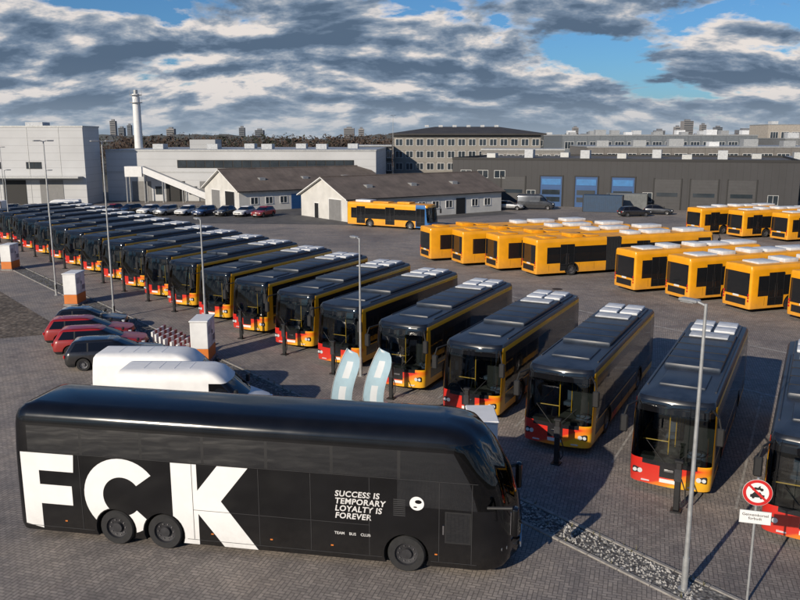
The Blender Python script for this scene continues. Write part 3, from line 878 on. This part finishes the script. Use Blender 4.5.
def barrier(x, y, a):
    g = MB()
    for i in range(6): g.box(-.9 + i * .3, -.6 + i * .3, -.05, .05, .55, .95, redp if i % 2 else white)
    g.box(-.92, .92, -.03, .03, .25, .33, white)
    for s in (-.75, .75): g.box(s - .05, s + .05, -.03, .03, .05, .55, white); g.box(s - .1, s + .1, -.3, .3, 0, .06, rubber)
    g.obj('traffic_barrier', (x, y, 0), a)
for i in range(7): barrier(-13.4 + i * .42 , 43.2 - i * .55, ca + 1.1 + random.uniform(-.15, .15))

b = MB()
for x, y, r in ((-6.5, 17.6, .35), (6.2, 33.5, .33), (-14.5, 31, .35), (12, 60, .4), (-22, 84, .4)):
    n = 24; b.add([(x + r * math.cos(2 * math.pi * i / n), y + r * math.sin(2 * math.pi * i / n), .007) for i in range(n)], [tuple(range(n))], M('cast_iron', (.04, .04, .042), .6, .5, .4, 20, bump=.5, bs=40))
b.obj('manhole_cover', smooth=0)

# ------------------------------------------------------------------ buildings
def window(g, x0, x1, z0, z1, y=0, fr=None, mull=1, d=.06, gl=None):
    fr = fr or dark; gl = gl or winm
    g.box(x0, x1, y - .02, y + .05, z0, z1, gl)
    t = .07
    g.box(x0 - t, x1 + t, y - d, y + .02, z1, z1 + t, fr); g.box(x0 - t, x1 + t, y - d - .04, y + .02, z0 - t, z0, fr)
    g.box(x0 - t, x0, y - d, y + .02, z0, z1, fr); g.box(x1, x1 + t, y - d, y + .02, z0, z1, fr)
    for i in range(1, mull + 1):
        xm = x0 + (x1 - x0) * i / (mull + 1); g.box(xm - t / 2, xm + t / 2, y - d + .01, y + .0, z0, z1, fr)

panelw = M('white_cladding', (.50, .51, .52), .55, var=.08, vs=.15, groove=(2, .8, .35))
panelg = M('grey_cladding', (.36, .37, .38), .55, var=.06, vs=.15, groove=(2, .8, .35))
wallw = M('white_render', (.58, .57, .54), .8, var=.1, vs=.6)
wallb = M('beige_render', (.25, .235, .21), .8, var=.1, vs=.4)
darkwall = M('dark_cladding', (.032, .032, .035), .6, var=.2, vs=.3, groove=(0, 1.0, .6))
flatroof = M('roof_felt', (.10, .10, .105), .9, var=.25, vs=.25)
eternit = M('fibre_cement_roof', (.13, .105, .09), .9, var=.25, vs=.5, groove=(0, 1.0, .35), bump=.3, bs=6)
bluedoor = M('blue_door', (.015, .07, .20), .5, var=.1, vs=1, groove=(2, 2, .5))
darkroof = M('dark_roof', (.045, .042, .042), .8, var=.2, vs=.3, groove=(0, 2, .3))

g = MB(); GL = 55
g.box(0, GL, 0, 34, 0, 7.6, darkwall)
g.box(-.06, GL + .06, -.06, .25, 7.6, 8.0, dark); g.box(-.06, .25, .25, 34, 7.6, 8.0, dark); g.box(GL - .25, GL + .06, .25, 34, 7.6, 8.0, dark); g.box(.25, GL - .25, 33.7, 34.06, 7.6, 8.0, dark)
g.box(.25, GL - .25, .25, 33.7, 7.6, 7.68, flatroof)
for u in (17.4, 23.2, 29.1):
    g.box(u - 1.8, u + 1.8, -.06, .02, 0, 5.0, bluedoor)
    g.box(u - 2.0, u - 1.8, -.14, .02, 0, 5.2, dark); g.box(u + 1.8, u + 2.0, -.14, .02, 0, 5.2, dark); g.box(u - 1.8, u + 1.8, -.14, .02, 5.0, 5.2, dark)
    g.box(u - 1.5, u + 1.5, -.09, -.05, 2.0, 2.8, winm); g.box(u - 1.5, u + 1.5, -.09, -.05, .8, 1.6, winm)
    g.box(u - 1.6, u + 1.6, -.085, -.055, 3.6, 4.6, M('blue_door_light', (.03, .16, .38), .5))
for u in (10.9, 36, 41.5, 47):
    g.box(u - 2, u + 2, -.06, .02, 0, 4.8, M('grey_door', (.045, .045, .048), .5, var=.1, groove=(2, 2, .5)))
    g.box(u - 2.2, u - 2, -.12, .02, 0, 5, dark); g.box(u + 2, u + 2.2, -.12, .02, 0, 5, dark)
    g.box(u - 1.6, u + 1.6, -.09, -.05, 2.1, 2.7, winm)
for u in (2.5, 5.5, 14, 33, 51.5): window(g, u - .7, u + .7, 1.2, 2.6, 0, galv)
for u in (2.5, 5.5, 8.5): window(g, u - .9, u + .9, 4.6, 5.8, 0, galv)
for i in range(9):
    x = 4 + i * 5.6; g.box(x, x + 1.6, 8 + (i % 3) * 6, 10 + (i % 3) * 6, 7.68, 8.6 + (i % 2) * .6, podgrey if i % 2 else galv, .03)
g.obj('bus_garage', (9.2, 142, 0), math.atan2(-.36, .93), smooth=0)

def shed(name, x, y, a, ln, wd, eh, rh, doors):
    g = MB()
    vs = [(0, 0, 0), (0, wd, 0), (0, wd, eh), (0, wd / 2, rh), (0, 0, eh)]
    vs2 = [(ln, q[1], q[2]) for q in vs]
    g.add(vs + vs2, [(0, 4, 3, 2, 1), (5, 6, 7, 8, 9), (0, 5, 9, 4), (1, 2, 7, 6)], wallw)
    o = .5
    sl = (rh - eh) / (wd / 2)
    for sd in (0, 1):
        ya = -o if sd == 0 else wd + o; yb_ = wd / 2
        za = eh - sl * o
        v = [(-o, ya, za + .06), (ln + o, ya, za + .06), (ln + o, yb_, rh + .06), (-o, yb_, rh + .06), (-o, ya, za + .2), (ln + o, ya, za + .2), (ln + o, yb_, rh + .2), (-o, yb_, rh + .2)]
        g.add(v, [(0, 1, 2, 3), (4, 5, 6, 7), (0, 1, 5, 4), (3, 0, 4, 7), (1, 2, 6, 5)], [wallw, eternit, dark, white, white])
    g.cyl((-o, wd / 2, rh + .2), (ln + o, wd / 2, rh + .2), .12, .12, eternit, 8)
    for (yc, w, hh, mt) in doors:
        g.box(-.07, .02, yc - w / 2, yc + w / 2, 0, hh, mt); g.box(-.1, .02, yc - w / 2 - .1, yc - w / 2, 0, hh + .1, white); g.box(-.1, .02, yc + w / 2, yc + w / 2 + .1, 0, hh + .1, white); g.box(-.1, .02, yc - w / 2, yc + w / 2, hh, hh + .1, white)
    x_ = 2.0; k = 0
    while x_ < ln - 2:
        if k % 4 == 3: g.box(x_ - .6, x_ + 1.2, -.06, .02, 0, 2.4, bluedoor if k % 8 == 3 else dark)
        else: window(g, x_, x_ + 1.2, 1.1, 2.1, 0, white)
        x_ += 2.6; k += 1
    for i in range(3): g.box(5 + i * 8, 6 + i * 8, wd * .2, wd * .2 + 1.0, eh + sl * wd * .2 + .2, eh + sl * wd * .2 + .62, galv)
    g.obj(name, (x, y, 0), a, smooth=0, fix=False)
a_s = math.atan2(.60, .80)
gry = M('grey_gate', (.2, .2, .2), .6, var=.1, groove=(1, 2, .4))
shed('gabled_shed', -7.2, 109.6, a_s, 29, 12.5, 3.1, 5.7, [(3.0, 3.2, 2.9, gry), (8.0, 1.1, 2.1, dark)])
shed('gabled_shed', -25, 125, a_s, 28, 13, 3.2, 6.2, [(3.2, 3.4, 3.0, dark), (8.5, 3.2, 3.0, gry)])

g = MB()
g.box(-44, 0, 0, 7.5, 0, 13.1, panelw); g.box(-44.1, .1, -.1, 7.6, 13.1, 13.35, galv)
for i in range(8):
    g.box(-42 + i * 5.4, -41.9 + i * 5.4, -.04, .02, 0, 13.1, galv)
for i in range(6): g.box(-40 + i * 6.4, -36 + i * 6.4, -.06, .02, 0, 4.2, gry if i % 2 else dark)
g.box(-44, -.5, -2.2, -.05, 4.6, 4.85, galv)
for i in range(5): window(g, -38 + i * 7, -35.5 + i * 7, 6.2, 7.2, 0, dark)
for i in range(4): g.box(-38 + i * 9, -35 + i * 9, 3, 6, 13.35, 14.0, podgrey)
g.obj('warehouse', (-54.0, 139, 0), 0, smooth=0)
g = MB()
g.box(0, 49, 0, 42, 0, 9.0, panelw); g.box(-.05, 49.1, -.1, 42.1, 9.0, 9.25, galv)
g.box(13, 45, -.10, .05, 6.0, 7.4, dark)
for i in range(19): g.box(13.15 + i * 1.68, 14.6 + i * 1.68, -.14, -.09, 6.1, 7.3, winm)
g.box(0, 49, -.05, .03, 5.2, 5.35, galv)
for i in range(7): g.box(4.5 + i * 6.2, 8 + i * 6.2, -.06, .02, 0, 3.6, dark if i % 2 else gry)
for i in range(6): window(g, 8.8 + i * 6.2, 10.1 + i * 6.2, 1.3, 2.6, 0, dark)
g.box(21, 33, -3, -.05, 3.7, 4.0, galv)
for i in range(8): g.box(6 + i * 5.2, 8 + i * 5.2, 8 + (i % 2) * 9, 11 + (i % 2) * 9, 9.25, 10.2, podgrey)
g.box(12, 17, 12, 17, 9.25, 11.0, panelg)
g.obj('warehouse', (-53.3, 147.2, 0), math.radians(-1.5), smooth=0)
g = MB()
for s in (-.8, .8):
    g.add([(0, s, 5.2), (11.5, s, .4), (11.5, s, 1.6), (0, s, 6.4)], [(0, 1, 2, 3)], white)
g.add([(0, -.8, 6.4), (11.5, -.8, 1.6), (11.5, .8, 1.6), (0, .8, 6.4)], [(0, 1, 2, 3)], galv)
g.add([(0, -.8, 5.2), (11.5, -.8, .4), (11.5, .8, .4), (0, .8, 5.2)], [(0, 1, 2, 3)], galv)
for x_ in (.3, 3.5, 7):
    for s in (-.75, .75): g.cyl((x_, s, 0), (x_, s, 5.2 - x_ * .417), .09, .09, galv, 8)
g.box(-3, 0, -1, 1, 4.6, 6.4, white)
for s in (-.9, .9): g.cyl((-2.8, s, 0), (-2.8, s, 4.6), .1, .1, galv, 8)
g.obj('external_staircase', (-45.5, 143.5, 0), 0, smooth=0)

g = MB()
g.cyl((0, 0, 0), (0, 0, 20.2), .95, .72, white, 20); g.cyl((0, 0, 20.2), (0, 0, 21.0), .45, .45, galv, 12)
for z in (19.9, 18.4):
    g.cyl((0, 0, z), (0, 0, z + .12), 1.25, 1.25, galv, 16)
    for i in range(10):
        t = i * math.pi / 5; g.cyl((1.2 * math.cos(t), 1.2 * math.sin(t), z), (1.2 * math.cos(t), 1.2 * math.sin(t), z + 1), .03, .03, galv, 5)
g.cyl((.95, 0, 0), (.75, 0, 19.5), .08, .08, galv, 6)
g.obj('chimney', (-54.5, 170, 0))

def office(name, x, y, a, ln, dp, H, floors, wall, roofhip=True, step=2.4):
    g = MB(); g.box(0, ln, 0, dp, 0, H, wall)
    fh = (H - .6) / floors
    for fl in range(floors):
        z = fl * fh + 1.0
        g.box(-.08, ln + .08, -.08, .0 - .001, z + fh - 1.15, z + fh - .95, kerbm)
        n = int(ln / step)
        for i in range(n): window(g, .5 + i * ln / n, .5 + i * ln / n + step * .66, z, z + fh * .52, 0, white, 1)
        n2 = int(dp / step)
        for i in range(n2):
            y0 = .5 + i * dp / n2; g.box(-.04, .05, y0, y0 + step * .66, z, z + fh * .52, winm); g.box(-.1, .02, y0 - .1, y0 + step * .66 + .1, z - .1, z, white)
    if roofhip:
        o = 1.2; v = [(-o, -o, H), (ln + o, -o, H), (ln + o, dp + o, H), (-o, dp + o, H), (dp * .4, dp * .5, H + 2.1), (ln - dp * .4, dp * .5, H + 2.1), (-o, -o, H + .35), (ln + o, -o, H + .35), (ln + o, dp + o, H + .35), (-o, dp + o, H + .35)]
        g.add(v, [(0, 1, 7, 6), (1, 2, 8, 7), (2, 3, 9, 8), (3, 0, 6, 9), (6, 7, 5, 4), (7, 8, 5), (8, 9, 4, 5), (9, 6, 4), (0, 3, 2, 1)], darkroof)
        for i in range(6): g.box(ln * .2 + i * 3.5, ln * .2 + 1 + i * 3.5, dp * .5 - .6, dp * .5 + .6, H + 2.0, H + 2.5, podgrey)
    else:
        g.box(-.1, ln + .1, -.1, dp + .1, H, H + .3, galv)
    g.obj(name, (x, y, 0), a, smooth=0)
office('office_building', -1.5, 196, math.radians(-4), 35, 24, 12.0, 4, wallb)
office('office_building', -11, 188, 0, 9, 16, 9.4, 3, M('dark_glass_wall', (.03, .03, .032), .3), False, 1.5)
office('office_building', 17, 170, math.radians(-10), 17, 12, 8.8, 3, M('grey_render', (.19, .185, .175), .8), False)
def hall(x, y, ln, dp, H, wall, a=0, ribbon=True):
    g = MB(); g.box(0, ln, 0, dp, 0, H, wall); g.box(-.1, ln + .1, -.1, dp + .1, H, H + .3, galv)
    if ribbon:
        n = int(ln / 4)
        for i in range(n):
            window(g, 1 + i * 4, 3.8 + i * 4, H * .66, H * .84, 0, white, 2)
            if random.random() < .5: window(g, 1 + i * 4, 3.8 + i * 4, H * .3, H * .5, 0, white, 2)
    for i in range(int(ln / 9)):
        q = random.uniform(0, 4); g.box(3 + i * 9, 5 + i * 9 + q * .4, 3 + q, 6 + q, H + .3, H + 1.1 + q * .25, random.choice([podgrey, galv, podwhite]))
    g.obj('warehouse', (x, y, 0), a, smooth=0)
hall(46, 200, 60, 40, 9.0, M('hall_beige', (.17, .16, .15), .8, groove=(0, .25, .3)), -.1)
hall(52, 262, 62, 40, 12.0, M('hall_grey', (.15, .17, .19), .7, groove=(0, .25, .3)), -.03)
hall(118, 250, 60, 40, 11.0, M('hall_grey2', (.18, .19, .20), .7, groove=(0, .25, .3)), -.1)
hall(135, 300, 16, 16, 16.0, M('hall_tan', (.36, .33, .29), .8), 0)
hall(160, 310, 40, 30, 14.0, M('hall_bright', (.34, .34, .34), .8), 0)
hall(30, 330, 120, 40, 12.4, M('hall_dark', (.06, .066, .07), .7, groove=(0, .25, .3)), 0)
hall(70, 150, 40, 40, 7.0, darkwall, -.35)
hall(-140, 165, 40, 30, 9, panelg, 0)
g_cols = [M('tower_a', (.16, .17, .19), .7), M('tower_b', (.25, .24, .24), .7)]
def tower(px, Y, w, H):
    g = MB(); g.box(-w / 2, w / 2, 0, w, 0, H, random.choice(g_cols))
    n = int(H / 3.2)
    for i in range(n): g.box(-w / 2 + .6, w / 2 - .6, -.15, .05, 1.2 + i * 3.2, 2.8 + i * 3.2, winm)
    g.box(-w / 4, w / 4, w / 4, w * .7, H, H + 3, g_cols[0])
    g.obj('tower_block', ((px - 400) / 800 * Y, Y, 0), 0, smooth=0)
for px, Y, w, H in ((119, 1500, 10, 42), (135, 1600, 8, 36), (127, 1700, 12, 32), (682, 1500, 18, 42), (697, 1550, 10, 36), (712, 1600, 14, 32), (672, 1700, 12, 34), (572, 1800, 12, 34), (655, 1400, 16, 24), (350, 1600, 20, 30), (362, 1500, 10, 28), (175, 1500, 14, 28), (245, 1500, 10, 30), (262, 1550, 16, 26), (590, 1300, 30, 18), (740, 1500, 26, 26)):
    tower(px, Y, w, H)
def container(x, y, a, mat, z=0):
    g = MB(); g.box(0, 6.06, 0, 2.44, .02, 2.6, mat, .03)
    for i in range(20):
        g.box(.2 + i * .29, .32 + i * .29, -.03, .01, .2, 2.4, mat)
    for xx in (0, 5.96): g.box(xx, xx + .12, -.04, .06, 0, 2.62, dark)
    g.box(-.03, .01, 1.19, 1.25, .1, 2.5, dark)
    g.obj('shipping_container', (x, y, z), a, smooth=0)
container(28.5, 125.5, -.35, M('cont_blue', (.02, .05, .10), .6)); container(33.2, 128, -.1, M('cont_grey', (.16, .17, .17), .6))
container(-62, 112, .1, white); container(-72, 104, .3, white)

# ------------------------------------------------------------------ distant trees
twig = M('bare_twigs', (.075, .052, .040), .95, var=.4, vs=.1)
twig2 = M('evergreen_clumps', (.035, .042, .028), .95, var=.4, vs=.1)
b = MB()
def tree(x, y, H):
    b.cyl((x, y, 0), (x + random.uniform(-.3, .3), y, H * .7), .25, .08, twig, 5, False)
    mat = twig if random.random() < .85 else twig2
    for k in range(4):
        t = random.uniform(0, 6.28); q = random.uniform(.2, .3) * H
        b.cyl((x, y, H * random.uniform(.25, .5)), (x + math.cos(t) * q, y + math.sin(t) * q, H * random.uniform(.65, .9)), .1, .03, twig, 3, False)
    for k in range(60):
        t = random.uniform(0, 6.28); r = math.sqrt(random.random()) * .32 * H; zz = random.uniform(.3, 1.0)
        r *= math.sin(min(1, (1.08 - zz) * 1.9) * 1.57)
        cx, cy, cz = x + math.cos(t) * r, y + math.sin(t) * r, zz * H
        s = random.uniform(.25, .85)
        vs = [(cx + random.uniform(-s, s), cy + random.uniform(-s, s), cz + random.uniform(-s, s)) for _ in range(3)]
        b.add(vs, [(0, 1, 2)], mat)
for i in range(420):
    Y = random.uniform(240, 350); tree(random.uniform(-.52, -.0) * Y, Y, random.uniform(9.6, 12.4))
for i in range(360):
    Y = random.uniform(420, 620); tree(random.uniform(-.6, .62) * Y, Y, random.uniform(11, 14.5))
b.obj('distant_trees', smooth=0)
rg = MB(); vs = []; fs = []
nseg = 400
for i in range(nseg + 1):
    X = -1600 + 3200 * i / nseg
    z = 15 + 5 * math.sin(i * .13) * math.sin(i * .041) + random.uniform(-1.6, 1.6)
    vs += [(X, 1250, 0), (X, 1250, max(5, z)), (X, 1330, max(4, z - 2))]
for i in range(nseg):
    fs += [(3 * i, 3 * i + 3, 3 * i + 4, 3 * i + 1), (3 * i + 1, 3 * i + 4, 3 * i + 5, 3 * i + 2)]
rg.add(vs, fs, M('far_woods', (.075, .085, .095), .95, var=.3, vs=.02)); rg.obj('wooded_hills', smooth=0)

# ------------------------------------------------------------------ world
w = bpy.data.worlds.new('World'); sc.world = w; w.use_nodes = True
n = w.node_tree; n.nodes.clear()
out = n.nodes.new('ShaderNodeOutputWorld'); bg = n.nodes.new('ShaderNodeBackground'); n.links.new(bg.outputs[0], out.inputs[0])
bg.inputs[1].default_value = .1
sky = n.nodes.new('ShaderNodeTexSky'); sky.sky_type = 'NISHITA'; sky.sun_disc = False
sdir = Vector((-.60, -.76, .0)).normalized(); EL = math.radians(23)
az = math.atan2(sdir.x, sdir.y)
sky.sun_elevation = EL; sky.sun_rotation = az
sky.air_density = 1.0; sky.dust_density = .5; sky.ozone_density = 3.0
tc = n.nodes.new('ShaderNodeTexCoord'); g_ = tc.outputs['Generated']
sp = n.nodes.new('ShaderNodeSeparateXYZ'); n.links.new(g_, sp.inputs[0])
zc = mathn(n, 'MAXIMUM', sp.outputs[2], 0.0)
den = mathn(n, 'ADD', zc, .33)
cx = mathn(n, 'DIVIDE', sp.outputs[0], den); cy = mathn(n, 'DIVIDE', sp.outputs[1], den)
cmb = n.nodes.new('ShaderNodeCombineXYZ'); n.links.new(cx, cmb.inputs[0]); n.links.new(mathn(n, 'MULTIPLY', cy, 1.25), cmb.inputs[1]); cmb.inputs[2].default_value = 5.1
cv = cmb.outputs[0]
d1 = noise(n, cv, 2.3, 8, .58, .15)
mp = n.nodes.new('ShaderNodeMapping'); mp.inputs['Location'].default_value = (.04, .10, 0); n.links.new(cv, mp.inputs[0])
d2 = noise(n, mp.outputs[0], 2.3, 6, .58, .15)
mp2 = n.nodes.new('ShaderNodeMapping'); mp2.inputs['Location'].default_value = (7, 3, 0); n.links.new(cv, mp2.inputs[0])
big = noise(n, mp2.outputs[0], 1.2, 3, .55)
dd = mathn(n, 'ADD', d1, mathn(n, 'MULTIPLY', mathn(n, 'SUBTRACT', .11, zc), .55))
cover = ramp(n, dd, [(.415, 0.), (.465, 1.)])
lit = mathn(n, 'ADD', mathn(n, 'MULTIPLY', mathn(n, 'SUBTRACT', d2, d1), 4.2), .46)
lit = mathn(n, 'ADD', lit, mathn(n, 'MULTIPLY', mathn(n, 'SUBTRACT', big, .5), 1.3))
edge = mathn(n, 'MULTIPLY', mathn(n, 'SUBTRACT', .56, dd), 1.3)
lit = mathn(n, 'ADD', lit, edge)
cc = ramp(n, lit, [(.15, (.95, 1.45, 2.2)), (.40, (1.7, 2.35, 3.3)), (.62, (3.4, 3.9, 4.6)), (.88, (8.0, 7.4, 7.0))])
blue = mixc(n, 1.0, sky.outputs[0], (.38, .64, .90), 'MULTIPLY')
c = mixc(n, cover, blue, cc)
hz = ramp(n, zc, [(.0, .85), (.018, .5), (.05, .1), (.09, 0.)])
c = mixc(n, hz, c, (3.4, 4.1, 4.9))
n.links.new(c, bg.inputs[0])

sun = bpy.data.lights.new('sun', 'SUN'); sun.energy = 4.6; sun.angle = math.radians(.5); sun.color = (1, .88, .72)
so = bpy.data.objects.new('sun', sun); COL.objects.link(so)
D = Vector((sdir.x * math.cos(EL), sdir.y * math.cos(EL), math.sin(EL)))
so.rotation_euler = D.to_track_quat('Z', 'Y').to_euler()

cam = bpy.data.cameras.new('camera'); cam.sensor_width = 36; cam.lens = 36; cam.clip_end = 8000; cam.clip_start = .1
cob = bpy.data.objects.new('camera', cam); COL.objects.link(cob)
cob.location = (0, 0, 11.3); cob.rotation_euler = (math.pi / 2 - math.atan(162 / 800), 0, 0)
sc.camera = cob
sc.view_settings.view_transform = 'Standard'; sc.view_settings.look = 'None'; sc.view_settings.exposure = 0
